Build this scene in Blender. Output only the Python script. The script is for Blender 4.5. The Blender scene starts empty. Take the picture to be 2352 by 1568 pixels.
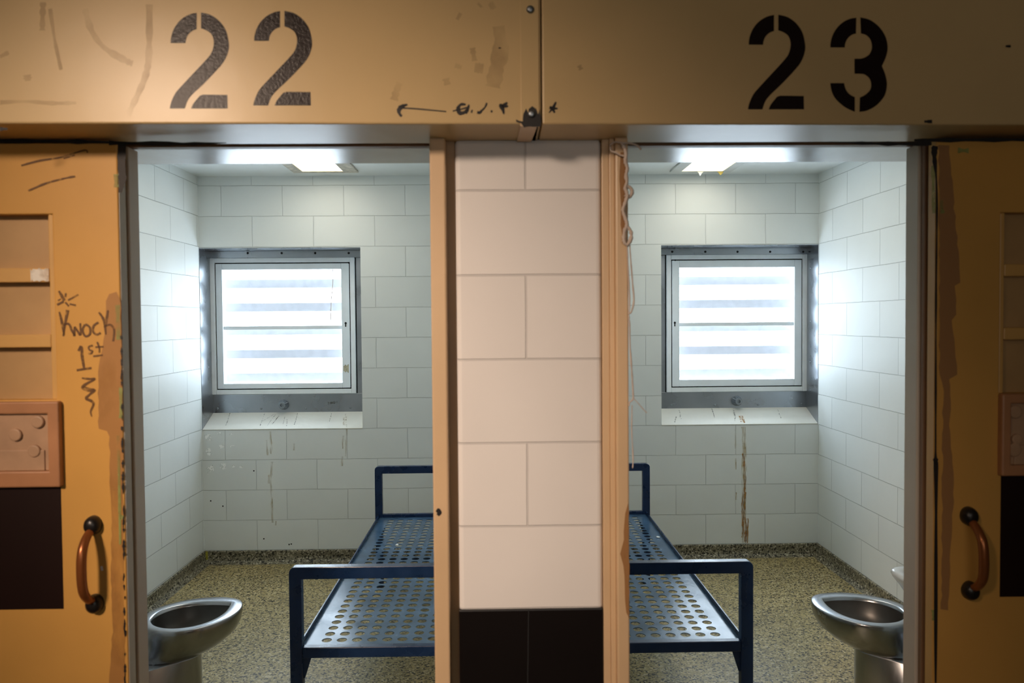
import bpy, bmesh, math, random
from math import pi, sin, cos, radians as R
from mathutils import Vector, Matrix
from mathutils.geometry import tessellate_polygon
random.seed(7)
sc = bpy.context.scene
COL = sc.collection
H = 1.612                      # height of the eye above the floor (the eye is at x=0, y=0)

# ------------------------------------------------------------------ camera
F = 1736.87                    # focal length in pixels of a 2352 px wide frame
cy, sy = cos(-.0173), sin(-.0173)
cp, sp = cos(-.0273), sin(-.0273)
cr, sr = cos(-.0078), sin(-.0078)
Rx = Vector((cy, sy, 0)); Ux = Vector((sy*sp, -cy*sp, cp)); Fx = Vector((-sy*cp, cy*cp, sp))
RIGHT = cr*Rx + sr*Ux; UP = -sr*Rx + cr*Ux
cd = bpy.data.cameras.new('camera'); cam = bpy.data.objects.new('camera', cd); COL.objects.link(cam)
m3 = Matrix((RIGHT, UP, -Fx)).transposed()
cam.matrix_world = Matrix.Translation((0, 0, H)) @ m3.to_4x4()
cd.sensor_fit = 'HORIZONTAL'; cd.sensor_width = 36; cd.lens = F/2352*36
cd.dof.use_dof = True; cd.dof.focus_distance = 4.6; cd.dof.aperture_fstop = 4.0
cd.clip_start = .05
sc.camera = cam

def at(u, v, **k):
    """A place measured in the photograph, as a point on a plane of the room (X=, Y= or Z=)."""
    d = RIGHT*((u-1176)/F) - UP*((v-784)/F) + Fx
    (n, c), = k.items()
    if n == 'D':                               # c metres in front of the header face, which runs very slightly askew
        return at(u, v, Y=1.679+.018*at(u, v, Y=1.68).x-c)
    i = 'XYZ'.index(n)
    if n == 'Z': c -= H
    p = d*(c/d[i]); p.z += H
    return p

# ------------------------------------------------------------------ materials
def mat(name, col=(.5, .5, .5), rough=.5, metal=0, spec=.5, var=0, vscale=6, bump=0, bscale=60, coat=0, rvar=0):
    m = bpy.data.materials.new(name); m.use_nodes = True
    nt = m.node_tree; N = nt.nodes; L = nt.links
    b = N['Principled BSDF']
    b.inputs['Base Color'].default_value = (*col, 1); b.inputs['Roughness'].default_value = rough
    b.inputs['Metallic'].default_value = metal; b.inputs['Specular IOR Level'].default_value = spec
    b.inputs['Coat Weight'].default_value = coat; b.inputs['Coat Roughness'].default_value = .12
    tc = N.new('ShaderNodeTexCoord')
    if var or rvar:
        n = N.new('ShaderNodeTexNoise'); n.inputs['Scale'].default_value = vscale; n.inputs['Detail'].default_value = 5
        L.new(tc.outputs['Object'], n.inputs['Vector'])
    if var:
        r = N.new('ShaderNodeMapRange'); r.inputs[1].default_value = .3; r.inputs[2].default_value = .7
        r.inputs[3].default_value = 1-var; r.inputs[4].default_value = 1+var
        L.new(n.outputs['Fac'], r.inputs[0])
        mx = N.new('ShaderNodeVectorMath'); mx.operation = 'SCALE'; mx.inputs[0].default_value = col
        L.new(r.outputs[0], mx.inputs['Scale']); L.new(mx.outputs[0], b.inputs['Base Color'])
    if rvar:
        r2 = N.new('ShaderNodeMapRange'); r2.inputs[1].default_value = .3; r2.inputs[2].default_value = .7
        r2.inputs[3].default_value = max(0, rough-rvar); r2.inputs[4].default_value = rough+rvar
        L.new(n.outputs['Fac'], r2.inputs[0]); L.new(r2.outputs[0], b.inputs['Roughness'])
    if bump:
        n2 = N.new('ShaderNodeTexNoise'); n2.inputs['Scale'].default_value = bscale; n2.inputs['Detail'].default_value = 4
        L.new(tc.outputs['Object'], n2.inputs['Vector'])
        bp = N.new('ShaderNodeBump'); bp.inputs['Strength'].default_value = bump; bp.inputs['Distance'].default_value = .004
        L.new(n2.outputs['Fac'], bp.inputs['Height']); L.new(bp.outputs[0], b.inputs['Normal'])
    return m

def block_mat(name, axis, u0, zrow, col, rough, var=.03, joint=.81):
    """Painted concrete block laid in running bond; u0 is one upright joint in the row that starts at zrow."""
    m = mat(name, col, rough, spec=.13); nt = m.node_tree; N = nt.nodes; L = nt.links; b = N['Principled BSDF']
    tc = N['Texture Coordinate'] if 'Texture Coordinate' in N else N.new('ShaderNodeTexCoord')
    s = N.new('ShaderNodeSeparateXYZ'); L.new(tc.outputs['Object'], s.inputs[0])
    def add(o, v):
        a = N.new('ShaderNodeMath'); a.operation = 'ADD'; L.new(o, a.inputs[0]); a.inputs[1].default_value = v; return a.outputs[0]
    c = N.new('ShaderNodeCombineXYZ')
    L.new(add(s.outputs[axis], -u0 + .4064*20), c.inputs[0]); L.new(add(s.outputs['Z'], -zrow + .2032*21), c.inputs[1])
    wob = N.new('ShaderNodeTexNoise'); wob.inputs['Scale'].default_value = 3; L.new(tc.outputs['Object'], wob.inputs['Vector'])
    wv = N.new('ShaderNodeVectorMath'); wv.operation = 'MULTIPLY_ADD'
    wv.inputs[1].default_value = (.006, .006, 0); L.new(wob.outputs['Color'], wv.inputs[0]); L.new(c.outputs[0], wv.inputs[2])
    br = N.new('ShaderNodeTexBrick'); br.offset = .5; br.offset_frequency = 2; br.squash = 1
    for k, v in (('Scale', 1), ('Mortar Size', .0024), ('Mortar Smooth', .35), ('Bias', 0), ('Brick Width', .4064), ('Row Height', .2032)):
        br.inputs[k].default_value = v
    L.new(wv.outputs[0], br.inputs['Vector'])
    br.inputs['Color1'].default_value = (1, 1, 1, 1); br.inputs['Color2'].default_value = (.955, .955, .955, 1)
    br.inputs['Mortar'].default_value = (joint, joint, joint, 1)
    n = N.new('ShaderNodeTexNoise'); n.inputs['Scale'].default_value = 2.2; n.inputs['Detail'].default_value = 6
    L.new(tc.outputs['Object'], n.inputs['Vector'])
    r = N.new('ShaderNodeMapRange'); r.inputs[1].default_value = .3; r.inputs[2].default_value = .7
    r.inputs[3].default_value = 1-var; r.inputs[4].default_value = 1+var; L.new(n.outputs['Fac'], r.inputs[0])
    m1 = N.new('ShaderNodeVectorMath'); m1.operation = 'MULTIPLY'; L.new(br.outputs['Color'], m1.inputs[0]); m1.inputs[1].default_value = col
    m2 = N.new('ShaderNodeVectorMath'); m2.operation = 'SCALE'; L.new(m1.outputs[0], m2.inputs[0]); L.new(r.outputs[0], m2.inputs['Scale'])
    L.new(m2.outputs[0], b.inputs['Base Color'])
    inv = N.new('ShaderNodeMath'); inv.operation = 'MULTIPLY_ADD'; inv.inputs[1].default_value = -1; inv.inputs[2].default_value = 1
    L.new(br.outputs['Fac'], inv.inputs[0])
    bp = N.new('ShaderNodeBump'); bp.inputs['Strength'].default_value = 1; bp.inputs['Distance'].default_value = .005
    L.new(inv.outputs[0], bp.inputs['Height'])
    n3 = N.new('ShaderNodeTexNoise'); n3.inputs['Scale'].default_value = 9; n3.inputs['Detail'].default_value = 3
    L.new(tc.outputs['Object'], n3.inputs['Vector'])
    bp2 = N.new('ShaderNodeBump'); bp2.inputs['Strength'].default_value = .12; bp2.inputs['Distance'].default_value = .01
    L.new(n3.outputs['Fac'], bp2.inputs['Height']); L.new(bp.outputs[0], bp2.inputs['Normal'])
    L.new(bp2.outputs[0], b.inputs['Normal'])
    return m

def terrazzo(name, base, dark, pale, scale, rough):
    m = mat(name, base, rough); nt = m.node_tree; N = nt.nodes; L = nt.links; b = N['Principled BSDF']
    tc = N['Texture Coordinate']
    v = N.new('ShaderNodeTexVoronoi'); v.inputs['Scale'].default_value = scale; L.new(tc.outputs['Object'], v.inputs['Vector'])
    sep = N.new('ShaderNodeSeparateColor'); L.new(v.outputs['Color'], sep.inputs[0])
    rp = N.new('ShaderNodeValToRGB'); cr_ = rp.color_ramp; cr_.interpolation = 'CONSTANT'
    cr_.elements[0].position = 0; cr_.elements[0].color = (*dark, 1)
    cr_.elements[1].position = .2; cr_.elements[1].color = (*[x*.75 for x in base], 1)
    for p, c in ((.42, base), (.7, [x*1.25 for x in base]), (.88, pale)):
        e = cr_.elements.new(p); e.color = (*c, 1)
    L.new(sep.outputs[0], rp.inputs[0])
    n = N.new('ShaderNodeTexNoise'); n.inputs['Scale'].default_value = 2.5; n.inputs['Detail'].default_value = 4
    L.new(tc.outputs['Object'], n.inputs['Vector'])
    r = N.new('ShaderNodeMapRange'); r.inputs[1].default_value = .3; r.inputs[2].default_value = .7
    r.inputs[3].default_value = .85; r.inputs[4].default_value = 1.15; L.new(n.outputs['Fac'], r.inputs[0])
    m2 = N.new('ShaderNodeVectorMath'); m2.operation = 'SCALE'; L.new(rp.outputs[0], m2.inputs[0]); L.new(r.outputs[0], m2.inputs['Scale'])
    L.new(m2.outputs[0], b.inputs['Base Color'])
    return m

def wash(name, col, amount, scale=14, lo=.35, hi=.65, rough=.6, soft=(1, 1, 1)):
    """A see-through, patchy film of dirt, rust or faded marker."""
    m = mat(name, col, rough); nt = m.node_tree; N = nt.nodes; L = nt.links; b = N['Principled BSDF']
    tc = N['Texture Coordinate']
    mp = N.new('ShaderNodeMapping'); mp.inputs['Scale'].default_value = soft; L.new(tc.outputs['Object'], mp.inputs['Vector'])
    n = N.new('ShaderNodeTexNoise'); n.inputs['Scale'].default_value = scale; n.inputs['Detail'].default_value = 6
    L.new(mp.outputs[0], n.inputs['Vector'])
    r = N.new('ShaderNodeMapRange'); r.inputs[1].default_value = lo; r.inputs[2].default_value = hi
    r.inputs[3].default_value = 0; r.inputs[4].default_value = amount; L.new(n.outputs['Fac'], r.inputs[0])
    L.new(r.outputs[0], b.inputs['Alpha'])
    return m

def emit(name, col, k):
    m = bpy.data.materials.new(name); m.use_nodes = True; N = m.node_tree.nodes; L = m.node_tree.links
    N.remove(N['Principled BSDF']); e = N.new('ShaderNodeEmission'); e.inputs[0].default_value = (*col, 1); e.inputs[1].default_value = k
    L.new(e.outputs[0], N['Material Output'].inputs[0]); return m

WHITE = (.80, .835, .825)
ROW = H-.712                                     # height of one bed joint of the cells
M = dict(
    back=block_mat('cell_block_back', 'X', -1.8353, ROW-.2032, WHITE, .42),
    backr=block_mat('cell_block_back_right', 'X', 1.1947, ROW-.2032, WHITE, .42),
    left=block_mat('cell_block_left', 'Y', 4.854, H+.309, WHITE, .44, joint=.72),
    right=block_mat('cell_block_right', 'Y', 4.866, H+.505, WHITE, .44, joint=.72),
    mid=block_mat('cell_block_middle', 'Y', 4.86, H+.505, WHITE, .3),
    pier=block_mat('pier_block', 'X', .069, H-.09, (.82, .80, .79), .5, joint=.84),
    ceil=mat('cell_ceiling_paint', (.80, .83, .82), .45, var=.03, bump=.15, bscale=30),
    floor=terrazzo('terrazzo', (.385, .305, .135), (.055, .044, .022), (.58, .50, .29), 125, .42),
    cove=terrazzo('terrazzo_cove', (.20, .18, .12), (.025, .022, .015), (.44, .40, .30), 120, .55),
    corr=mat('corridor_floor', (.10, .085, .065), .6, var=.1),
    corrw=mat('corridor_paint', (.30, .24, .17), .6, var=.05),
    head=mat('header_paint', (.60, .437, .222), .30, spec=.24, var=.05, vscale=3, bump=.1, bscale=20),
    frame=mat('frame_paint', (.67, .475, .285), .36, var=.05, vscale=5, bump=.1, bscale=25),
    lint=mat('frame_gloss_paint', (.50, .44, .38), .2, var=.06, vscale=6, bump=.12, bscale=14),
    brown=mat('frame_brown_paint', (.20, .105, .05), .45, var=.1, vscale=5),
    edge=mat('door_edge_steel', (.50, .455, .385), .45, var=.1),
    rebate=mat('rebate_paint', (.40, .26, .14), .45, var=.1, vscale=5),
    jamb=mat('jamb_paint', (.55, .48, .40), .38, var=.06, vscale=5),
    door=mat('door_paint', (.60, .325, .083), .42, spec=.25, var=.05, vscale=4, bump=.1, bscale=18),
    doorbar=mat('door_bar_paint', (.60, .345, .105), .42, var=.06),
    doorbox=mat('door_box_paint', (.42, .20, .095), .4, var=.12, vscale=10),
    doorinner=mat('door_box_inner', (.43, .265, .16), .45, var=.12, vscale=14),
    pane=mat('dirty_plastic_pane', (.45, .28, .125), .35, var=.12, vscale=7),
    black=mat('black_gloss_paint', (.006, .004, .004), .32, var=.1),
    doorblack=mat('black_door_paint', (.011, .003, .002), .4, var=.1),
    tar=mat('black_grime_shade', (.008, .006, .006), .6),
    stencil=mat('stencil_paint', (.012, .006, .005), .32, spec=.2, bump=.2, bscale=160),
    marker=mat('black_marker', (.010, .006, .005), .5),
    steel=mat('stainless_steel', (.40, .43, .47), .3, metal=1, var=.1, vscale=5, rvar=.08),
    dsteel=mat('dull_steel', (.30, .33, .36), .42, metal=1, var=.12, vscale=9),
    bowlshade=mat('shaded_bowl_steel', (.10, .095, .09), .35, metal=.6, var=.2),
    toilet=mat('toilet_steel', (.37, .38, .40), .24, metal=1, var=.05, rvar=.05),
    sash=mat('window_paint', (.80, .86, .90), .38, var=.04, vscale=8),
    wframe=mat('window_frame_paint', (.80, .84, .86), .4, var=.05, vscale=9),
    gap=mat('dark_gap', (.012, .013, .015), .8),
    bar=mat('louvre_bar_paint', (.66, .63, .66), .6, var=.08, vscale=20),
    sill=mat('sill_paint', (.70, .69, .62), .4, var=.05, vscale=6, bump=.3, bscale=22),
    blue=mat('bunk_blue_paint', (.007, .027, .085), .30, var=.2, vscale=12, bump=.1, bscale=40, rvar=.08),
    sheet=mat('bunk_sheet_paint', (.055, .118, .21), .22, var=.22, vscale=7, bump=.08, bscale=60, rvar=.08),
    ceramic=mat('sink_enamel', (.80, .82, .82), .15),
    bronze=mat('bronze_handle', (.30, .10, .03), .3, metal=.55),
    iron=mat('black_handle_ends', (.010, .008, .008), .35),
    rag=mat('dirty_white_cord', (.62, .52, .45), .8, var=.12, vscale=40),
    scrap=mat('white_paper', (.8, .82, .82), .8),
    rust=wash('rust_stain', (.42, .20, .04), .85, 30, .36, .62, soft=(3, 3, .5)),
    rustl=wash('pale_rust_stain', (.55, .41, .16), .5, 26, .40, .66, soft=(3, 3, .4)),
    dirt=wash('grey_dirt', (.10, .10, .08), .8, 34, .42, .66, soft=(2, 2, .6)),
    scuff=wash('tan_scuff', (.40, .28, .14), .30, 9, .34, .62),
    worn=wash('worn_brown_paint', (.40, .19, .05), .92, 7, .2, .42, soft=(1, 1, .4)),
    wornd=wash('worn_dark_paint', (.36, .18, .065), .92, 7, .2, .42, soft=(1, 1, .4)),
    inkf=wash('faded_brown_marker', (.13, .055, .012), .9, 60, .25, .5),
    chalk=wash('white_smear', (.85, .82, .74), .85, 30, .3, .6),
    green=wash('old_green_paint', (.30, .34, .10), .8, 18, .3, .6),
    lampw=emit('lamp_diffuser', (1, .90, .62), 2.2),
    lampc=emit('corridor_diffuser', (1, .72, .40), 6),
)
def pane_mat():
    m = bpy.data.materials.new('veiled_plastic_glazing'); m.use_nodes = True; N = m.node_tree.nodes; L = m.node_tree.links
    N.remove(N['Principled BSDF'])
    t = N.new('ShaderNodeBsdfTransparent'); t.inputs[0].default_value = (.96, .98, 1, 1)
    d = N.new('ShaderNodeBsdfTranslucent'); d.inputs[0].default_value = (.9, .92, .96, 1)  # translucent share added to veil the bars with sky glow
    g = N.new('ShaderNodeBsdfGlossy'); g.inputs['Roughness'].default_value = .08
    a = N.new('ShaderNodeMixShader'); a.inputs[0].default_value = .02
    c = N.new('ShaderNodeMixShader'); c.inputs[0].default_value = .04
    L.new(t.outputs[0], a.inputs[1]); L.new(d.outputs[0], a.inputs[2])
    L.new(a.outputs[0], c.inputs[1]); L.new(g.outputs[0], c.inputs[2]); L.new(c.outputs[0], N['Material Output'].inputs[0])
    return m
M['glass'] = pane_mat()

# ------------------------------------------------------------------ mesh helpers
def bx(bm, x0, x1, y0, y1, z0, z1):
    v = [bm.verts.new(p) for p in ((x0,y0,z0),(x1,y0,z0),(x1,y1,z0),(x0,y1,z0),(x0,y0,z1),(x1,y0,z1),(x1,y1,z1),(x0,y1,z1))]
    for f in ((3,2,1,0),(4,5,6,7),(0,1,5,4),(1,2,6,5),(2,3,7,6),(3,0,4,7)):
        bm.faces.new([v[i] for i in f])
def prism(bm, poly, axis, a, b):
    """poly: 2D outline swept along axis from a to b."""
    def P(p, t):
        return {'X': (t, p[0], p[1]), 'Y': (p[0], t, p[1]), 'Z': (p[0], p[1], t)}[axis]
    A = [bm.verts.new(P(p, a)) for p in poly]; B = [bm.verts.new(P(p, b)) for p in poly]
    n = len(poly)
    bm.faces.new(A[::-1]); bm.faces.new(B)
    for i in range(n): bm.faces.new((A[i], A[(i+1) % n], B[(i+1) % n], B[i]))
def ringstack(bm, rings, cap0=True, cap1=True):
    V = [[bm.verts.new(p) for p in r] for r in rings]
    n = len(V[0])
    for a, b in zip(V, V[1:]):
        for i in range(n): bm.faces.new((a[i], a[(i+1) % n], b[(i+1) % n], b[i]))
    if cap0: bm.faces.new(V[0][::-1])
    if cap1: bm.faces.new(V[-1])
def tube(bm, pts, r, n=10, cap=True):
    pts = [Vector(p) for p in pts]; rings = []
    up = Vector((0, 0, 1))
    for i, p in enumerate(pts):
        t = (pts[min(i+1, len(pts)-1)]-pts[max(i-1, 0)]).normalized()
        a = t.cross(Vector((.13, .97, .2))).normalized(); b = t.cross(a)
        rr = r[i] if hasattr(r, '__len__') else r
        rings.append([p+a*rr*cos(2*pi*k/n)+b*rr*sin(2*pi*k/n) for k in range(n)])
    ringstack(bm, rings, cap, cap)
def dome(bm, c, d, r, h, n=20, squash=1.0):
    """A low rounded boss standing on point c and pointing along d."""
    d = Vector(d).normalized(); a = d.cross(Vector((0, 0, 1)))
    a = a.normalized() if a.length > .01 else Vector((1, 0, 0)); b = d.cross(a)
    prof = [(1, 0), (1, .3), (.93, .58), (.75, .83), (.45, .97), (.12, 1)]
    ringstack(bm, [[Vector(c)+d*h*q+a*r*p*cos(2*pi*k/n)+b*r*p*squash*sin(2*pi*k/n) for k in range(n)] for p, q in prof])
def cat(pts, n=6):
    out = []
    P = [Vector(p) for p in pts]
    for i in range(len(P)-1):
        p0, p1, p2, p3 = P[max(i-1, 0)], P[i], P[i+1], P[min(i+2, len(P)-1)]
        for k in range(n):
            t = k/n
            out.append(.5*((2*p1)+(p2-p0)*t+(2*p0-5*p1+4*p2-p3)*t*t+(3*p1-p0-3*p2+p3)*t**3))
    out.append(P[-1]); return out
def stroke(bm, pts, w, off=.0006, n=5, ragged=0, **plane):
    """A painted or drawn line lying on a plane; pts are (u, v[, width]) as read off the photograph."""
    q = [Vector((p[0], p[1], p[2] if len(p) > 2 else w)) for p in pts]
    q = cat(q, n) if len(q) > 2 else [q[0].lerp(q[1], k/6) for k in range(7)]
    L_, R_ = [], []
    for i, p in enumerate(q):
        t = (q[min(i+1, len(q)-1)]-q[max(i-1, 0)]); t.z = 0
        t = t.normalized() if t.length > 1e-6 else Vector((1, 0, 0))
        nn = Vector((-t.y, t.x, 0))*p.z*.5*(1+random.uniform(-ragged, ragged))
        for S, s in ((L_, 1), (R_, -1)):
            pt = at(p.x+nn.x*s, p.y+nn.y*s, **plane)
            S.append(bm.verts.new(pt + (Vector((0, 0, H))-pt).normalized()*off))
    for i in range(len(q)-1): bm.faces.new((L_[i], L_[i+1], R_[i+1], R_[i]))
def patch(bm, pts, off=.0004, **plane):
    vs = []
    for u, v in pts:
        p = at(u, v, **plane); vs.append(bm.verts.new(p+(Vector((0, 0, H))-p).normalized()*off))
    fill(bm, vs, pts)
def fill(bm, vs, pts):
    for t in tessellate_polygon([[Vector((u, v, 0)) for u, v in pts]]): bm.faces.new([vs[i] for i in t])
def rough_edge(pts, amp=3, step=14):
    out = []
    for i, p in enumerate(pts):
        q = pts[(i+1) % len(pts)]; d = math.dist(p, q); n = max(1, int(d/step))
        for k in range(n):
            t = k/n; out.append((p[0]+(q[0]-p[0])*t+random.uniform(-amp, amp), p[1]+(q[1]-p[1])*t+random.uniform(-amp, amp)))
    return out

def obj(name, bm, m, parent=None, bevel=0, smooth=False, seg=2, loc=None):
    bmesh.ops.recalc_face_normals(bm, faces=bm.faces[:])
    me = bpy.data.meshes.new(name); bm.to_mesh(me); bm.free()
    ms = m if isinstance(m, (list, tuple)) else [m]
    for x in ms: me.materials.append(x)
    o = bpy.data.objects.new(name, me); COL.objects.link(o)
    if parent: o.parent = parent; o.matrix_parent_inverse = parent_world(parent).inverted()
    if smooth:
        for p in me.polygons: p.use_smooth = True
    if bevel:
        b = o.modifiers.new('bevel', 'BEVEL'); b.width = bevel; b.segments = seg; b.limit_method = 'ANGLE'; b.angle_limit = R(40)
        b.harden_normals = False
    return o
def parent_world(p):
    w = Matrix.LocRotScale(p.location, p.rotation_euler, p.scale)
    return w if p.parent is None else parent_world(p.parent) @ p.matrix_parent_inverse @ w
def tag(o, label, cat_, group=None, kind=None):
    o['label'] = label; o['category'] = cat_
    if group: o['group'] = group
    if kind: o['kind'] = kind
    return o
def thing(name, loc, label, cat_, group=None, kind=None):
    o = bpy.data.objects.new(name, None); COL.objects.link(o); o.location = loc; o.empty_display_size = .1
    return tag(o, label, cat_, group, kind)
def box_obj(name, m, parent, *boxes, bevel=0):
    bm = bmesh.new()
    for b in boxes: bx(bm, *b)
    return obj(name, bm, m, parent, bevel)

# ------------------------------------------------------------------ the setting
YB = 5.078; YF = 1.829; XL = -1.99; XR = 2.16; XM0, XM1 = -.03, .17
CEIL = H+.972; CC = H+1.75
zt, zb = H+.50, H-.7125                           # window niche, top and bottom
LN = (XL, -.92); RN = (1.095, XR)                 # window niches, x range
def structure(o, label, cat_): return tag(o, label, cat_, kind='structure')

fl = box_obj('floor', M['floor'], None, (-2.6, 2.8, 1.95, 5.6, -.1, 0)); structure(fl, 'speckled yellow brown terrazzo floor of the two cells', 'floor')
ff = box_obj('floor_corridor', M['corr'], None, (-4.5, 4.5, -1.6, 1.95, -.1, 0)); structure(ff, 'dark corridor floor in front of the cells', 'floor')
ce = box_obj('ceiling', M['ceil'], None, (-2.6, 2.8, 2.0, 5.6, CEIL, CEIL+.1)); structure(ce, 'pale painted ceiling of the two cells', 'ceiling')
cc = box_obj('ceiling_corridor', M['corrw'], None, (-4.5, 4.5, -1.6, 2.0, CC, CC+.1)); structure(cc, 'corridor ceiling in front of the cells', 'ceiling')
wf = box_obj('wall_rear', M['corrw'], None, (-4.5, 4.5, -1.7, -1.6, 0, CC)); structure(wf, 'corridor wall behind the viewer', 'wall')
for s, n in ((-1, 'left'), (1, 'right')):
    o = box_obj('wall_corridor_'+n, M['corrw'], None, (min(4.5*s, 4.6*s), max(4.5*s, 4.6*s), -1.6, 2.4, 0, CC)); structure(o, f'{n} end wall of the corridor', 'wall')

# back wall, one stretch per cell, with its window niche left open
def back_wall(name, mname, x0, x1, nx, label):
    bm = bmesh.new(); D = YB+.36
    bx(bm, x0, x1, YB, D, 0, zb); bx(bm, x0, x1, YB, D, zt, CEIL)
    if nx[0] > x0+.01: bx(bm, x0, nx[0], YB, D, zb, zt)
    if nx[1] < x1-.01: bx(bm, nx[1], x1, YB, D, zb, zt)
    o = obj(name, bm, M[mname]); structure(o, label, 'wall')
    bm = bmesh.new()                             # sloping sill block at the foot of the niche
    prism(bm, [(YB-.003, zb-.004), (YB-.003, zb+.002), (5.285, H-.616), (5.285, zb-.004)], 'X', nx[0]+.001, nx[1])
    obj('sloped_sill', bm, M['sill'], o, bevel=.006)
    return o
wbl = back_wall('wall_back_left', 'back', XL-.3, .07, LN, 'white painted block wall under and around the left cell window')
wbr = back_wall('wall_back_right', 'backr', .07, XR+.3, RN, 'white painted block wall under and around the right cell window')
wl = box_obj('wall_left', M['left'], None, (XL-.2, XL, 2.05, YB, 0, CEIL), (XL-.2, XL, YB, 5.29, zb, zt)); structure(wl, 'shiny white block side wall of the left cell', 'wall')
wr = box_obj('wall_right', M['right'], None, (XR, XR+.2, 2.05, YB, 0, CEIL), (XR, XR+.2, YB, 5.29, zb, zt)); structure(wr, 'shiny white block side wall of the right cell', 'wall')
wm = box_obj('wall_middle', M['mid'], None, (XM0, XM1, 2.09, YB, 0, CEIL)); structure(wm, 'white block wall between the two cells behind the pier', 'wall')

# front wall: the block pier and what carries on behind the slid-back doors
PX0, PX1 = -.1023, .2492
bm = bmesh.new(); bx(bm, PX0, PX1, YF, 2.09, 0, H+.438)
pier = obj('wall_front', bm, M['pier'], None, bevel=.012, seg=3); structure(pier, 'cream painted block pier between the two cell doorways, black at its foot', 'wall')
bm = bmesh.new(); z1 = H-.7026
bx(bm, PX0-.001, PX1+.001, YF-.004, YF+.02, 0, z1); obj('black_foot', bm, M['black'], pier, bevel=.004)['label'] = 'black painted foot of the pier'
bm = bmesh.new(); stroke(bm, [(1214, 1400), (1212, 1568)], 2.2, Y=YF-.0045); obj('painted_joint', bm, M['gap'], pier)
wfl = box_obj('wall_front_left', M['corrw'], None, (-4.5, -1.05, 1.92, 2.09, 0, H+.44)); structure(wfl, 'front wall behind the left sliding door', 'wall')
wfr = box_obj('wall_front_right', M['corrw'], None, (1.19, 4.5, 1.92, 2.09, 0, H+.44)); structure(wfr, 'front wall behind the right sliding door', 'wall')
wft = box_obj('wall_front_top', M['ceil'], None, (-4.5, 4.5, 1.86, 2.09, H+.445, CC)); structure(wft, 'wall above the cell doorways behind the steel header', 'wall')

# terrazzo cove along the foot of the cell walls
ZC = H-1.5285
prof = [(0, 0), (.045, 0), (.028, .006), (.016, .02), (.012, .04), (.012, ZC-.004), (.008, ZC), (0, ZC)]
def cove(name, along, a, b, wall, sgn, label):
    bm = bmesh.new()
    if along == 'X': prism(bm, [(wall+sgn*p, q) for p, q in prof], 'X', a, b)
    else: prism(bm, [(wall+sgn*p, q) for p, q in prof], 'Y', a, b)
    o = obj(name, bm, M['cove']); structure(o, label, 'baseboard'); return o
cb1 = cove('baseboard_back_left', 'X', XL, XM0, YB, -1, 'dark terrazzo cove under the left cell window wall')
cb2 = cove('baseboard_back_right', 'X', XM1, XR, YB, -1, 'dark terrazzo cove under the right cell window wall')
cove('baseboard_left', 'Y', 2.1, YB, XL, 1, 'dark terrazzo cove along the left side wall')
cove('baseboard_right', 'Y', 2.1, YB, XR, -1, 'dark terrazzo cove along the right side wall')

# marks on the cell walls
def marks(name, m, parent, strokes, ragged=.25, label=None, **pl):
    bm = bmesh.new()
    for s in strokes: stroke(bm, s[1], s[0], ragged=ragged, **pl)
    o = obj(name, bm, m, parent)
    if label: o['label'] = label
    return o
YW = YB-.0005
marks('rust_streak', M['rust'], wbr, [(5, [(1707, 1040), (1709, 1060), (1711, 1100), (1709, 1130)]), (6, [(1709, 1120), (1706, 1150), (1706, 1180), (1707, 1220), (1706, 1234)]),
    (5, [(1712, 1130), (1710, 1160), (1710, 1195), (1713, 1220), (1712, 1243)]), (6, [(1716, 1190), (1716, 1215), (1715, 1247)]), (4, [(1706, 1042), (1707, 1054)])], label='brown rust run below the right window', Y=YW)
marks('rust_streak', M['rustl'], wbr, [(11, [(1708, 980), (1710, 1020), (1709, 1100), (1711, 1246)]), (3, [(1689, 978), (1689, 1030)]), (3, [(1690, 1052), (1690, 1078)]), (3, [(1691, 1130), (1691, 1148)]), (6, [(1708, 1017), (1709, 1030)])], Y=YW)
marks('rust_streak', M['rustl'], wbl, [(5, [(620, 990), (622, 1010), (623, 1042)]), (4, [(612, 1010), (615, 1045)]), (5, [(625, 1060), (623, 1090), (623, 1120), (625, 1170), (626, 1200)]),
    (4, [(618, 1090), (618, 1110)]), (4, [(796, 985), (795, 1020), (795, 1048)]), (4, [(788, 1000), (788, 1030)]), (5, [(786, 1048), (785, 1070)]), (3, [(676, 1018), (675, 1034)]), (3, [(634, 1196), (633, 1206)])], Y=YW)
sm = bmesh.new()
for x, y, a, b in ((478, 1004, 6, 9), (505, 997, 4, 5), (530, 996, 3, 3), (510, 1024, 6, 5), (534, 1025, 5, 3), (480, 1038, 5, 9), (552, 1043, 4, 3), (483, 1076, 9, 10), (512, 1071, 7, 7), (538, 1070, 5, 4), (554, 1072, 4, 3)):
    stroke(sm, [(x-a, y+b*.3), (x, y), (x+a, y-b*.2)], b*1.6, ragged=.4, Y=YW)
obj('white_smear', sm, wash('white_wall_smear', (.96, .98, .97), 1, 40, .47, .5), wbl)
dk = bmesh.new()
for x, y in ((664, 1250), (669, 1249), (484, 1150), (512, 1162), (606, 1237), (583, 1081)): stroke(dk, [(x-1.5, y), (x+1.5, y)], 3, Y=YW)
obj('dark_spot', dk, M['gap'], wbl)
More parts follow.
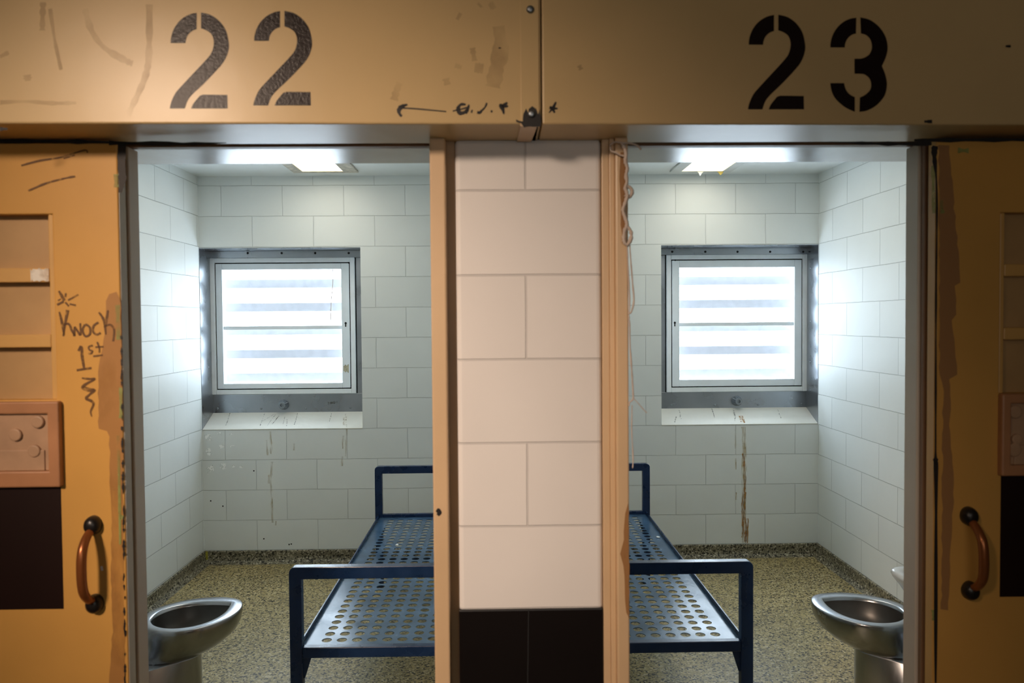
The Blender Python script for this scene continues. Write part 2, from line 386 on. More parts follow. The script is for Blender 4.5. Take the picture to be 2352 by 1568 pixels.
# marks on the sloping sills (the plane of the slope)
def slope_pt(u, v):
    d = RIGHT*((u-1176)/F) - UP*((v-784)/F) + Fx
    a = Vector((0, YB-.003, zb+.002)); n = Vector((1, 0, 0)).cross(Vector((0, 5.285-(YB-.003), (H-.616)-(zb+.002)))).normalized()
    o = Vector((0, 0, H)); t = (a-o).dot(n)/d.dot(n); p = o+d*t
    return p - d.normalized()*.0015
def sill_marks(parent, m, ls, name='scratch'):
    bm = bmesh.new()
    for w, pts in ls:
        for (u0, v0), (u1, v1) in zip(pts, pts[1:]):
            L_ = []
            for k in range(5):
                t = k/4; u = u0+(u1-u0)*t+random.uniform(-.6, .6); v = v0+(v1-v0)*t; ww = w*random.uniform(.5, 1)
                L_.append((bm.verts.new(slope_pt(u-ww/2, v)), bm.verts.new(slope_pt(u+ww/2, v))))
            for a, b in zip(L_, L_[1:]): bm.faces.new((a[0], a[1], b[1], b[0]))
    obj(name, bm, m, parent)
sill_marks(wbl.children[0], M['dirt'], [(2.5, [(529, 948), (519, 977)]), (2.5, [(608, 948), (597, 977)]), (2.5, [(628, 952), (601, 968)]), (3, [(632, 952), (614, 977)]), (3, [(640, 955), (622, 978)]), (2, [(654, 957), (650, 976)]),
    (2, [(684, 948), (676, 975)]), (2, [(762, 948), (756, 968)]), (2, [(610, 951), (645, 950)]), (2, [(660, 962), (658, 978)])])
sill_marks(wbl.children[0], M['rustl'], [(5, [(795, 950), (793, 978)]), (4, [(790, 958), (789, 976)]), (4, [(795, 970), (796, 980)])], 'rust_streak')
sill_marks(wbr.children[0], M['rust'], [(6, [(1699, 955), (1704, 969)]), (6, [(1704, 955), (1710, 971)])], 'rust_streak')
sill_marks(wbr.children[0], M['dirt'], [(4, [(1684, 938), (1688, 955), (1689, 968)]), (2.5, [(1560, 942), (1564, 962)]), (2.5, [(1635, 938), (1642, 960)]), (2.5, [(1786, 940), (1794, 960)]), (3, [(1553, 955), (1550, 970)])])
yb = bmesh.new()
prism(yb, [(XL+.012, 0.02), (XL+.028, .02), (XL+.026, ZC), (XL+.012, ZC)], 'Y', YB-.0145, YB-.012)
obj('yellow_smear', yb, mat('yellow_smear_paint', (.42, .38, .05), .6, var=.3, vscale=40), cb1)

# ------------------------------------------------------------------ windows
def window(n, x0, x1, wall_side, ins, label):
    """x0..x1 the niche; wall_side -1/+1: the side where the niche is flush with the cell's side wall."""
    root = thing(f'window_{n}', ((x0+x1)/2, 5.28, H), label, 'window', 'cell windows', 'structure')
    Y0, Y1 = 5.27, 5.36
    sx = x0 if wall_side < 0 else x1             # flush side
    fx0, fx1 = ins['frame']; gx0, gx1 = ins['glass']
    zf0, zf1 = H+ins['fz'][0], H+ins['fz'][1]; zg0, zg1 = H+ins['gz'][0], H+ins['gz'][1]
    # side reveal of stainless sheet, cut along the sill slope at its foot
    bm = bmesh.new(); t = .003
    prism(bm, [(YB-.002, zb+.0), (YB-.002, zt-.002), (Y0, zt-.002), (Y0, H-.62)], 'X', *sorted((sx, sx - wall_side*t)))
    rv = obj('side_reveal', bm, M['steel'], root)
    for zz in (.35, -.02, -.30, -.5):
        bm = bmesh.new(); dome(bm, (sx-wall_side*t, 5.2, H+zz), (-wall_side, 0, 0), .006, .003, 8); obj('screw', bm, M['dsteel'], rv, smooth=True)
    box_obj('head_reveal', M['steel'], root, (x0, x1, YB+.001, Y0, zt-.004, zt-.0005))
    hd = box_obj('head_plate', M['steel'], root, (x0, x1, Y0, Y1, zf1, zt-.004), bevel=.002)
    for u in ins['topscrew']:
        p = at(u, ins['topy'], Y=Y0); bm = bmesh.new(); dome(bm, p, (0, -1, 0), .008, .004, 10); obj('screw', bm, M['gap'], hd, smooth=True)
    sl = box_obj('sill_plate', M['steel'], root, (x0, x1, Y0, Y1, H-.70, zf0), bevel=.002)
    for u, v in ins['sillscrew']:
        bm = bmesh.new(); dome(bm, at(u, v, Y=Y0), (0, -1, 0), .008, .005, 10); obj('screw', bm, M['dsteel'], sl, smooth=True)
    # fluted knob
    c = at(*ins['knob'], Y=Y0); bm = bmesh.new(); k = 28; rings = []
    for yy, rr, fl_ in ((0, .036, 0), (.012, .036, .10), (.045, .026, .12), (.05, .022, 0), (.05, .011, 0), (.038, .010, 0)):
        rings.append([(c.x+rr*(1-fl_*(i % 2))*cos(2*pi*i/k), Y0-yy, c.z+rr*(1-fl_*(i % 2))*sin(2*pi*i/k)) for i in range(k)])
    ringstack(bm, rings); obj('knob', bm, M['dsteel'], sl)
    # plate beside the frame on the free side
    pl = (fx1, x1) if wall_side < 0 else (x0, fx0)
    box_obj('side_plate', M['steel'], root, (pl[0]+(.008 if wall_side < 0 else 0), pl[1]-(.008 if wall_side > 0 else 0), Y0+.002, Y1, zf0-.012, zf1), bevel=.002)
    gx = fx1+.004 if wall_side < 0 else fx0-.004
    box_obj('shadow_gap', M['gap'], root, (gx-.006, gx+.006, Y0+.012, Y1, zf0-.012, zf1))
    # fixed frame, gap, sash
    def ring(bm, a0, a1, c0, c1, b0, b1, d0, d1, y0, y1):
        bx(bm, a0, b0, y0, y1, c0, c1); bx(bm, b1, a1, y0, y1, c0, c1); bx(bm, b0, b1, y0, y1, d1, c1); bx(bm, b0, b1, y0, y1, c0, d0)
    w = .032; bm = bmesh.new()
    ring(bm, fx0, fx1, zf0, zf1, fx0+w, fx1-w, zf0+w, zf1-w, Y0-.012, Y1); obj('fixed_frame', bm, M['wframe'], root, bevel=.003)
    g = .007; bm = bmesh.new()
    ring(bm, fx0+w, fx1-w, zf0+w, zf1-w, fx0+w+g, fx1-w-g, zf0+w+g, zf1-w-g, Y0+.008, Y1); obj('frame_gap', bm, M['gap'], root)
    bm = bmesh.new(); w2 = w+g
    ring(bm, fx0+w2, fx1-w2, zf0+w2, zf1-w2, gx0, gx1, zg0, zg1, Y0-.008, Y0+.045); sash = obj('sash', bm, M['sash'], root, bevel=.003)
    zm = H+ins['mid']; box_obj('glazing_bar', M['sash'], sash, (gx0, gx1, Y0+.012, Y0+.035, zm-.013, zm+.012), bevel=.002)
    box_obj('pane', M['glass'], sash, (gx0-.004, gx1+.004, Y0+.038, Y0+.042, zg0-.004, zg1+.004))
    for (u, v, r) in ins['holes']:
        bm = bmesh.new(); dome(bm, at(u, v, Y=Y0-.0085), (0, -1, 0), r, .0015, 12); obj('bolt', bm, M['gap'], sash)
    u, v = ins['key']; bm = bmesh.new(); p = at(u, v, Y=Y0-.0085); dome(bm, p, (0, -1, 0), .008, .0012, 12); bx(bm, p.x-.004, p.x+.004, Y0-.0095, Y0-.008, p.z-.025, p.z); obj('keyhole', bm, M['gap'], sash)
    for zz in ins['bars']:
        bm = bmesh.new(); bx(bm, gx0-.12, gx1+.12, 5.385, 5.41, H+zz-.030, H+zz+.030); obj('louvre_bar', bm, M['bar'], root, bevel=.003)
    box_obj('bar_post', M['bar'], root, (gx0-.03, gx0-.006, 5.41, 5.43, zg0-.1, zg1+.1), (gx1+.006, gx1+.03, 5.41, 5.43, zg0-.1, zg1+.1))
    return root
BARS = (.275, .109, -.056, -.222, -.387)
w1 = window(1, *LN, -1, dict(frame=(XL, -.995), glass=(-1.907, -1.089), fz=(-.495, .447), gz=(-.4205, .367), mid=-.035, topscrew=(569, 647, 724, 801), topy=581,
    sillscrew=((500, 938), (600, 938), (703, 938), (805, 936)), knob=(652, 929), holes=((801, 603, .007), (797, 896, .008)), key=(794, 742), bars=BARS), 'barred square window in the left cell, narrow side plate on its right')
w2 = window(2, *RN, 1, dict(frame=(1.172, XR), glass=(1.262, 2.071), fz=(-.508, .450), gz=(-.422, .361), mid=-.035, topscrew=(1544, 1620, 1694, 1769, 1845), topy=578,
    sillscrew=((1542, 930), (1642, 930), (1741, 929), (1841, 928)), knob=(1692, 920), holes=((1551, 597, .007), (1550, 892, .007)), key=(1550, 741), bars=BARS), 'barred square window in the right cell, narrow side plate on its left')
bm = bmesh.new(); stroke(bm, [(763, 592), (765, 640), (761, 690), (759, 742)], 1.6, Y=5.30); obj('dangling_thread', bm, M['rag'], w1)
bm = bmesh.new(); stroke(bm, [(789, 846), (801, 846)], 15, ragged=.3, Y=5.2605); obj('tape_scrap', bm, mat('old_tape', (.48, .45, .32), .6, var=.2, vscale=80), w1)
bm = bmesh.new(); stroke(bm, [(753, 926), (775, 923)], 8, ragged=.6, Y=5.2695); obj('flaked_spot', bm, M['dirt'], w1)

# ------------------------------------------------------------------ steel front: frames, header, doors
YH = lambda x: 1.679+.018*x
t1 = thing('trim_1', (-.5, 1.86, 0), 'steel door frame around the left cell doorway', 'door frame', 'cell door frames', 'structure')
box_obj('jamb', M['jamb'], t1, (-1.10, -.896, 1.862, 1.915, 0, H+.43), bevel=.003)
box_obj('lintel', M['lint'], t1, (-1.10, PX0, 1.905, 2.085, H+.4325, H+.446), bevel=.002)
box_obj('lintel_face', M['brown'], t1, (-1.10, PX0, 1.878, 1.905, H+.4315, H+.47), bevel=.002)
box_obj('post', M['frame'], t1, (-.1605, -.1233, 1.80, 2.085, 0, H+.434), bevel=.004)
box_obj('post_rebate', M['rebate'], t1, (-.1233, PX0-.001, 1.842, 2.085, 0, H+.434))
t2 = thing('trim_2', (.66, 1.86, 0), 'steel door frame around the right cell doorway', 'door frame', 'cell door frames', 'structure')
box_obj('jamb', M['jamb'], t2, (1.0398, 1.25, 1.862, 1.92, 0, H+.43), bevel=.003)
box_obj('jamb_stop', M['brown'], t2, (1.046, 1.25, 1.845, 1.861, 0, H+.43), bevel=.002)
box_obj('lintel', M['lint'], t2, (PX1, 1.25, 1.905, 2.085, H+.4315, H+.446), bevel=.002)
box_obj('lintel_face', M['brown'], t2, (PX1, 1.25, 1.878, 1.905, H+.4305, H+.47), bevel=.002)
box_obj('post', M['frame'], t2, (.2799, .3100, 1.80, 2.085, 0, H+.434), bevel=.004)
box_obj('post_rebate', M['frame'], t2, (.2675, .2799, 1.816, 2.085, 0, H+.434), (PX1+.001, .2675, 1.822, 2.085, 0, H+.434), bevel=.002)
for (u, v, r) in ((1007, 1176, 9), ):
    bm = bmesh.new(); stroke(bm, [(u-4, v-6), (u+3, v), (u-2, v+7)], r, ragged=.3, Y=1.7995); obj('paint_chip', bm, M['tar'], t1)
bm = bmesh.new(); patch(bm, rough_edge([(1424, 350), (1439, 350), (1436, 520), (1428, 560), (1424, 430)], 1.5, 20), Y=1.7995); obj('peeled_patch', bm, M['wornd'], t2)
bm = bmesh.new(); patch(bm, rough_edge([(1444, 1155), (1445, 1420), (1438, 1405), (1432, 1300), (1423, 1272), (1432, 1240), (1436, 1180)], 1.5, 20), Y=1.7995); obj('peeled_patch', bm, M['wornd'], t2)

# header box: two long panels with a cover strip over their joint
hz = H+.4334; HT = CEIL-.002
hd = thing('trim_3', (.06, 1.68, hz), 'tan steel header box above the cell doors, stencilled with the cell numbers', 'door header', None, 'structure')
def hpanel(name, a, b, m=M['head'], off=0, z0=hz, z1=HT, y1=1.86, bev=.004):
    bm = bmesh.new(); prism(bm, [(a, YH(a)-off), (b, YH(b)-off), (b, y1), (a, y1)], 'Z', z0, z1); return obj(name, bm, m, hd, bevel=bev)
xs0, xs1 = .0530, .0930
hpanel('panel', -4.4, xs1+.004); hpanel('panel', xs1+.007, 4.4)
st = hpanel('cover_strip', xs0, xs1, off=.0025, bev=.001)
bm = bmesh.new(); prism(bm, [(xs0-.002, YH(.07)-.002), (xs1-.004, YH(.07)-.002), (xs1-.012, 1.826), (xs0-.006, 1.826)], 'Z', hz-.005, hz+.001); obj('strip_foot', bm, M['frame'], st)
YS = YH(.07)-.0025
for v, m in ((22, 'dsteel'), (262, 'gap')):
    bm = bmesh.new(); dome(bm, at(1218 if v < 100 else 1221, v, Y=YS), (0, -1, 0), .0085, .006, 16); obj('bolt', bm, M['dsteel'], st, smooth=True)
# painted-on shade of the gap, and grime, where the door tops meet the header
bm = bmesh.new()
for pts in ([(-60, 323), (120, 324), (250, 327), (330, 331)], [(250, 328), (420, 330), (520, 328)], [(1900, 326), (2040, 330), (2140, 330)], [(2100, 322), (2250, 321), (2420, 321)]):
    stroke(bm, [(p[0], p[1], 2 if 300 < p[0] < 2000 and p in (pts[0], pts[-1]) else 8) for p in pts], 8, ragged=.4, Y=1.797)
obj('shade_grime_line', bm, M['tar'], hd)

# --- stencilled figures
def seg(*pts): return [tuple(p[:2]) for p in cat([(*p, 0) for p in pts], 5)]
def arc(cx, cy_, rx, ry, a0, a1, n=12):
    return [(cx+rx*cos(R(a0+(a1-a0)*k/n)), cy_-ry*sin(R(a0+(a1-a0)*k/n))) for k in range(n+1)]
TWO = [arc(2007, 287, 202, 212, 180, 95) + arc(2005, 287, 95, 98, 100, 180),
       [(2020, 75)] + seg((2030, 76), (2090, 92), (2150, 135), (2195, 200), (2215, 285), (2212, 340), (2190, 400), (2150, 455), (2050, 560), (1960, 645), (1925, 690), (1905, 745)) +
       [(1800, 745)] + seg((1800, 740), (1810, 700), (1838, 640), (1880, 590), (1965, 500), (2050, 410), (2090, 360), (2107, 310), (2108, 265), (2092, 225), (2060, 200), (2020, 185)),
       [(1950, 745)] + seg((1952, 740), (1965, 712), (1990, 680), (2012, 655)) + [(2035, 648), (2205, 650), (2207, 745)]]
THREE = [arc(1052, 367, 210, 232, 180, 92) + arc(1050, 367, 95, 108, 95, 180),
         [(1075, 133)] + seg((1080, 133), (1150, 152), (1220, 205), (1270, 280), (1288, 365), (1275, 440), (1243, 512)) + seg((1243, 512), (1270, 580), (1282, 655), (1265, 740), (1205, 815), (1130, 858), (1068, 870)) +
         [(1072, 757)] + seg((1080, 754), (1115, 735), (1150, 700), (1160, 660), (1148, 612), (1110, 578), (1070, 572)) + [(1030, 572), (1030, 455)] +
         seg((1075, 455), (1110, 445), (1145, 420), (1165, 370), (1155, 310), (1120, 270), (1080, 258))[0:] ,
         [(842, 645), (950, 645)] + seg((950, 648), (962, 692), (990, 730), (1033, 755)) + [(1033, 868)] + seg((1030, 868), (960, 835), (890, 775), (855, 715), (843, 650))]
def figure(name, shape, src, dst, label):
    """src box -> dst box (photo pixels) on the header front."""
    bm = bmesh.new()
    for poly in shape:
        q = [(dst[0]+(x-src[0])/(src[2]-src[0])*(dst[2]-dst[0]), dst[1]+(y-src[1])/(src[3]-src[1])*(dst[3]-dst[1])) for x, y in poly]
        vs = []; q = [p for i, p in enumerate(q) if math.dist(p, q[i-1]) > .3]
        for u, v in q:
            p = at(u, v, Y=1.68); p = at(u, v, Y=YH(p.x)); p = at(u, v, Y=YH(p.x)-.0006); vs.append(bm.verts.new(p))
        fill(bm, vs, q)
    o = obj(name, bm, M['stencil'], hd); o['label'] = label; return o
S2 = (1803, 75, 2217, 745); S3 = (842, 133, 1288, 870)
figure('stencilled_two', TWO, S2, (391, 29, 526, 249), 'black stencilled 2, first figure of the 22')
figure('stencilled_two', TWO, S2, (583, 25, 717, 242), 'black stencilled 2, second figure of the 22')
figure('stencilled_two', TWO, S2, (1719, 34, 1850, 251), 'black stencilled 2 of the 23')
figure('stencilled_three', THREE, S3, (1907, 40, 2039, 257), 'black stencilled 3 of the 23')
# --- marker writing on the header
marks('marker_arrow', M['marker'], hd, [(7, [(934, 240, 5), (921, 246, 10), (916, 254, 9), (918, 262, 6), (923, 267, 5)]), (4, [(918, 247), (936, 240)]), (3, [(925, 248), (960, 250), (1025, 256)])], .15, D=.0003)
marks('marker_word', M['marker'], hd, [(3, [(1040, 255), (1058, 250)]), (6, [(1070, 240, 4), (1058, 240, 6), (1052, 250, 9), (1056, 259, 9), (1066, 258, 7), (1074, 250, 5)]), (6, [(1077, 240, 4), (1074, 252, 6), (1070, 261, 4)]), (3, [(1055, 252), (1075, 246)]),
    (7, [(1082, 255), (1085, 256)]), (6, [(1096, 258, 7), (1103, 258, 6), (1106, 252, 4)]), (4, [(1106, 254), (1114, 246), (1118, 236)]), (5, [(1127, 255), (1131, 256)]),
    (9, [(1146, 243, 6), (1152, 244, 12), (1156, 255, 6), (1157, 262, 3)]), (6, [(1152, 246, 6), (1158, 242, 9), (1165, 235, 5)]), (4, [(1160, 246), (1167, 243)])], .2, D=.0003)
marks('marker_star', M['marker'], hd, [(5, [(1264, 244, 3), (1270, 251, 6), (1274, 259, 4)]), (5, [(1277, 234, 4), (1271, 246, 6), (1261, 259, 2)]), (6, [(1262, 247), (1274, 249), (1281, 249, 3)])], .15, D=.0003)
bm = bmesh.new()
for k in range(26):
    a = 2*pi*k/26
blob = [(1203, 262), (1208, 250), (1213, 262), (1214, 250), (1222, 244), (1232, 250), (1236, 262), (1241, 250), (1243, 291), (1203, 292), (1197, 284), (1186, 280), (1184, 275), (1200, 278)]
patch(bm, rough_edge(blob, 1.2, 8), off=.0004, Y=YS); obj('marker_scribble', bm, M['marker'], st)
# --- stains on the header
sb = bmesh.new()
for w, pts in ((12, [(99, 5), (98, 30), (97, 70)]), (14, [(195, 20), (210, 70), (240, 110), (290, 140), (305, 146)]), (14, [(343, 10), (342, 120), (335, 170), (315, 220), (285, 280)]), (9, [(0, 235), (60, 233), (120, 237), (175, 236)]),
    (10, [(0, 130), (20, 120)]), (18, [(62, 172), (64, 186)]), (8, [(115, 20), (125, 90), (140, 160)]), (16, [(905, 230), (912, 205), (918, 190)]), (15, [(1024, 180), (1028, 195)]), (14, [(1100, 14), (1104, 10)]), (16, [(1124, 16), (1136, 10)]),
    (34, [(1145, 60), (1150, 110), (1140, 160), (1132, 200)]), (12, [(1085, 110), (1090, 140)]), (10, [(1045, 150), (1060, 155)]), (20, [(1090, 155), (1110, 158)]), (8, [(1058, 30), (1050, 45)]), (10, [(1330, 150), (1335, 160)])):
    stroke(sb, pts, w, ragged=.3, D=.0002)
obj('stain', sb, M['scuff'], hd)
db = bmesh.new()
for u, v, w in ((2132, 279, 9), (2316, 106, 6), (8, 296, 9), (1148, 110, 3)): stroke(db, [(u-w, v), (u+w, v)], w*.8, ragged=.3, D=.0004)
obj('dark_chip', db, M['tar'], hd)

# --- sliding doors
YD = 1.80
def door(n, s, E, label):
    """s=-1 the left door (its free edge towards +x), s=+1 the right one. E holds photo measurements."""
    X = lambda u, v=700: at(u, v, Y=YD).x
    Z = lambda v, u=E['ru']: at(u, v, Y=YD).z
    root = thing(f'door_{n}', (s*1.5, YD, 0), label, 'door', 'sliding cell doors', 'structure')
    edge = E['edge']; far = s*2.05+.1*(s > 0)
    wi = X(E['wx'])                               # edge of the barred window
    zt_, zb_ = Z(E['wy'][0]), Z(E['wy'][1])
    def rng(a, b): return (min(a, b), max(a, b))
    top = H+.424
    fr = E['frame']
    bm = bmesh.new()
    prism(bm, [(edge, .012), (edge, top), (far, top), (far, zt_), (wi, zt_), (wi, zb_), (far, zb_), (far, .012)], 'Y', YD, YD+.036)
    leaf = obj('leaf', bm, M['door'], root, bevel=.003)
    box_obj('edge_strip', M['edge' if s < 0 else 'doorbar'], leaf, (*rng(edge, edge-s*.0012), YD+.004, YD+.034, .012, top))
    # window grille
    fi = X(E['ix']); bm = bmesh.new()
    bx(bm, *rng(wi, fi), YD+.003, YD+.036, zb_, zt_)
    for a, b in E['rails']: bx(bm, *rng(fi, far), YD+.003, YD+.036, Z(b), Z(a))
    gr = obj('window_grille', bm, M['doorbar'], root, bevel=.0025)
    for a, b in E['panes']:
        box_obj('window_pane', M['pane'], gr, (*rng(fi-s*.01, far), YD+.030, YD+.034, Z(b)-.01, Z(a)+.01))
    # hatch box
    b0 = X(E['bx'], 1000); zt2, zb2 = Z(E['by'][0]), Z(E['by'][1]); bi = X(E['bix'], 1000); zi1, zi0 = Z(E['biy'][0]), Z(E['biy'][1])
    bm = bmesh.new()
    prism(bm, [(b0, zb2), (b0, zt2), (far, zt2), (far, zi1), (bi, zi1), (bi, zi0), (far, zi0), (far, zb2)], 'Y', YD-.018, YD+.002)
    hb = obj('hatch_frame', bm, M['doorbox'] , root, bevel=.004)
    box_obj('hatch_plate', M['doorinner'], hb, (*rng(bi, far), YD-.007, YD+.002, zi0, zi1), (*rng(bi+s*.012, far), YD-.011, YD, zi0, Z(E['step'])), bevel=.002)
    for u, v, r in E['studs']:
        bm = bmesh.new(); p = at(u, v, Y=YD-.008); ringstack(bm, [[(p.x+r*q*cos(2*pi*k/20), YD-.007-h, p.z+r*q*sin(2*pi*k/20)) for k in range(20)] for q, h in ((1, 0), (1, .005), (.9, .007), (.75, .0075))])
        obj('stud', bm, M['doorinner'], hb)
    # black painted panel
    kx = X(E['kx'], 1250); box_obj('black_panel', M['doorblack'], root, (*rng(kx, far), YD-.0012, YD, Z(E['ky'][1], 100 if s < 0 else 2300), Z(E['ky'][0], 100 if s < 0 else 2300)))
    # pull handle
    a, b = (at(*p, Y=YD) for p in E['handle']); ha = bmesh.new()
    pts = [a+Vector((0, -.012, -.004)), a+Vector((0, -.036, -.018)), a.lerp(b, .25)+Vector((0, -.055, 0)), a.lerp(b, .5)+Vector((0, -.060, 0)), a.lerp(b, .75)+Vector((0, -.055, 0)), b+Vector((0, -.036, .018)), b+Vector((0, -.012, .004))]
    tube(ha, cat(pts, 6), [.0085+.0025*sin(pi*i/36) for i in range(37)], 14)
    h = obj('pull_handle', ha, M['bronze'], root, smooth=True)
    for c, sg in ((a, 1), (b, -1)):
        bm = bmesh.new(); dome(bm, c+Vector((0, 0, .004*sg)), (0, -1, 0), .0195, .026, 24, 1.15); obj('handle_base', bm, M['iron'], h, smooth=True)
    for poly in E['worn']:
        bm = bmesh.new(); patch(bm, rough_edge(poly, 2.2, 16), Y=YD); obj('worn_paint', bm, M[E['wmat']], leaf)
    return root, leaf
d1, leaf1 = door(1, -1, dict(edge=-.8915, ru=60, frame=0, wx=125, ix=113, wy=(492, 918), rails=((615, 648), (768, 798)), panes=((492, 615), (648, 768), (798, 918)),
    bx=145, by=(921, 1116), bix=119, biy=(949, 1079), step=1032, studs=((88, 968, .015), (37, 998, .015), (80, 1035, .015)), kx=143, ky=(1118, 1398), handle=((217, 1208), (221, 1380)),
    worn=([(245, 690), (252, 676), (268, 672), (277, 690), (279, 830), (282, 1010), (285, 1300), (288, 1568), (250, 1568), (258, 1450), (254, 1300), (256, 1180), (250, 1090), (252, 1005), (246, 990), (226, 985), (225, 840), (234, 800), (243, 760)],), wmat='worn'),
    'tan sliding steel door at the left, brightly lit, with KNOCK 1ST scrawled on it')
d2, leaf2 = door(2, 1, dict(edge=1.0505, ru=2330, frame=0, wx=2297, ix=2308, wy=(488, 903), rails=((606, 634), (752, 780)), panes=((488, 606), (634, 752), (780, 903)),
    bx=2291, by=(903, 1090), bix=2312, biy=(925, 1065), step=1020, studs=((2330, 945, .016), (2334, 1008, .013), (2328, 1032, .017)), kx=2297, ky=(1092, 1370), handle=((2222, 1187), (2225, 1350)),
    worn=([(2156, 335), (2180, 335), (2192, 480), (2200, 560), (2204, 650), (2192, 656), (2198, 722), (2188, 735), (2192, 800), (2199, 858), (2182, 870), (2182, 1010), (2192, 1100), (2184, 1250), (2178, 1400), (2162, 1400), (2164, 1150), (2166, 880), (2158, 860)],), wmat='wornd'),
    'tan sliding steel door at the right, in deep shade')
# the scrawl on the left door
YK = YD-.0006
marks('scrawled_star', M['inkf'], leaf1, [(6, [(135, 668, 4), (142, 680, 7), (148, 690, 6)]), (5, [(131, 700), (146, 692)]), (4, [(156, 689), (168, 683), (180, 676)]), (4, [(151, 673), (150, 682)]), (4, [(150, 694), (158, 703)]), (4, [(160, 698), (174, 701)]), (3, [(133, 690), (140, 686)])], .15, Y=YK)
marks('scrawled_word', M['inkf'], leaf1, [
    (5, [(136, 716, 4), (143, 745, 6), (147, 770, 4)]), (7, [(155, 712, 8), (150, 740, 5), (145, 772, 4)]), (5, [(147, 745), (158, 744), (164, 757), (171, 770)]),            # K
    (5, [(170, 772), (171, 750)]), (5, [(171, 750), (184, 770)]), (4, [(185, 770), (184, 742)]),                                                       # N
    (5, [(195, 745), (189, 758), (196, 772), (206, 767), (206, 752), (196, 744)]),                                                                     # O
    (5, [(226, 740), (215, 748), (214, 762), (222, 768), (231, 764)]),                                                                                 # C
    (5, [(227, 717, 4), (238, 735, 6), (243, 768, 4)]), (6, [(248, 712, 4), (243, 740, 7), (240, 752, 5)]), (5, [(242, 748), (254, 746), (262, 758), (260, 784)])], .12, label='brown marker word KNOCK', Y=YK)
marks('scrawled_ordinal', M['inkf'], leaf1, [(6, [(180, 806, 5), (186, 796, 6), (189, 822, 7), (193, 846, 5)]), (5, [(176, 850), (194, 847), (210, 845)]),
    (4, [(213, 793), (204, 796), (205, 803), (212, 806), (208, 812), (203, 811)]), (4, [(223, 785), (228, 800), (228, 810)]), (4, [(219, 797), (238, 796)]), (4, [(214, 818), (236, 815)])], .12, label='brown marker 1ST', Y=YK)
marks('scrawled_squiggle', M['inkf'], leaf1, [(5, [(188, 868, 3), (204, 870, 5), (218, 870, 4), (200, 880, 6), (190, 889, 8), (204, 895, 9), (217, 896, 6), (205, 906, 5), (198, 915, 7), (212, 922, 6), (214, 930, 6), (208, 945, 4), (211, 957, 2)])], .12, Y=YK)
marks('scratch_mark', M['inkf'], leaf1, [(5, [(49, 380, 4), (90, 369, 5), (140, 361, 4), (193, 345, 4), (201, 351, 3)]), (5, [(65, 438, 4), (105, 421, 5), (150, 409, 4), (172, 405, 5)]), (3, [(146, 364), (172, 356)])], .2, Y=YK)
marks('white_smear', M['chalk'], leaf1.parent.children[1] if False else leaf1, [(5, [(233, 1300), (235, 1310)])], .2, Y=YK)
gril = [c for c in d1.children if c.name.startswith('window_grille')][0]
marks('white_smear', M['chalk'], gril, [(26, [(70, 632), (90, 631), (112, 631)])], .25, Y=YD+.002)
# grime, chips and old paint along the doors' free edges
bm = bmesh.new()
stroke(bm, [(280, 332, 20), (279, 380, 18), (281, 410, 16), (276, 442, 9)], 14, ragged=.25, Y=YD-.0008)
for v in range(770, 1560, 26):
    if random.random() < .75:
        x = 277.5+(v-700)*.0125+random.uniform(-1, 1); h_ = random.uniform(8, 34); w_ = random.uniform(3, 7)
        stroke(bm, [(x, v, .8), (x+random.uniform(-1, 1), v+h_*.35, w_), (x+random.uniform(-1, 1), v+h_*.7, w_*.6), (x+.5, v+h_, .6)], w_, ragged=.5, Y=YD-.0008)
obj('black_chip', bm, M['tar'], leaf1)
marks('old_paint', M['green'], leaf1, [(9, [(266, 400), (267, 430)]), (9, [(270, 700), (272, 780)]), (8, [(277, 890), (278, 960)]), (8, [(272, 1000), (276, 1250)]), (10, [(275, 1187), (284, 1187)])], .4, Y=YD-.0007)
bm = bmesh.new()
stroke(bm, [(2148, 335, 16), (2146, 360, 10), (2152, 450, 4), (2150, 700, 4), (2149, 1010, 5), (2149, 1060, 12), (2150, 1110, 8), (2149, 1568, 6)], 5, ragged=.35, Y=YD-.0008)
obj('black_chip', bm, M['tar'], leaf2)
marks('old_paint', M['green'], leaf2, [(10, [(2200, 345), (2225, 346)]), (8, [(2143, 380), (2145, 490)]), (8, [(2143, 1400), (2145, 1425)]), (8, [(2162, 460), (2165, 490)])], .4, Y=YD-.0007)

# ------------------------------------------------------------------ cord and torn tape hanging on the right frame post
bm = bmesh.new(); yc = 1.792
def cord(pts, w):
    q = [at(p[0], p[1], Y=yc-(p[2] if len(p) > 2 else 0)) for p in pts]; q = cat(q, 5)
    tube(bm, q, [w*random.uniform(.75, 1.25) for _ in q], 8)
cord([(1400, 334), (1412, 326, .006), (1428, 328, .008), (1448, 329, .008), (1463, 334, .006), (1472, 343)], .0022)
cord([(1402, 336), (1403, 346), (1414, 350, .004), (1424, 356, .004), (1436, 358, .004)], .0022)
cord([(1428, 328, .006), (1434, 340, .004), (1438, 356, .006), (1436, 370, .006), (1441, 386, .006), (1438, 402, .006), (1440, 418, .006), (1436, 432, .008), (1441, 448, .010), (1436, 466, .006), (1431, 482, .006), (1436, 500, .006), (1440, 516, .006), (1434, 532, .006), (1433, 552, .006), (1441, 562, .006), (1449, 548, .006), (1449, 532, .006), (1441, 520, .006)], .0042)
cord([(1434, 426, .004), (1446, 430, .004), (1452, 440, .004), (1446, 452, .004), (1436, 446, .004)], .0045)
cord([(1446, 562, .003), (1449, 600, .002), (1453, 650, .002), (1456, 690, .003), (1450, 716, .002), (1444, 722), (1446, 745, .002), (1447, 790, .002), (1451, 850, .002), (1454, 900, .002), (1454, 916, .003), (1446, 924), (1445, 932)], .0019)
cord([(1440, 560), (1443, 620), (1446, 690), (1444, 722)], .0019)
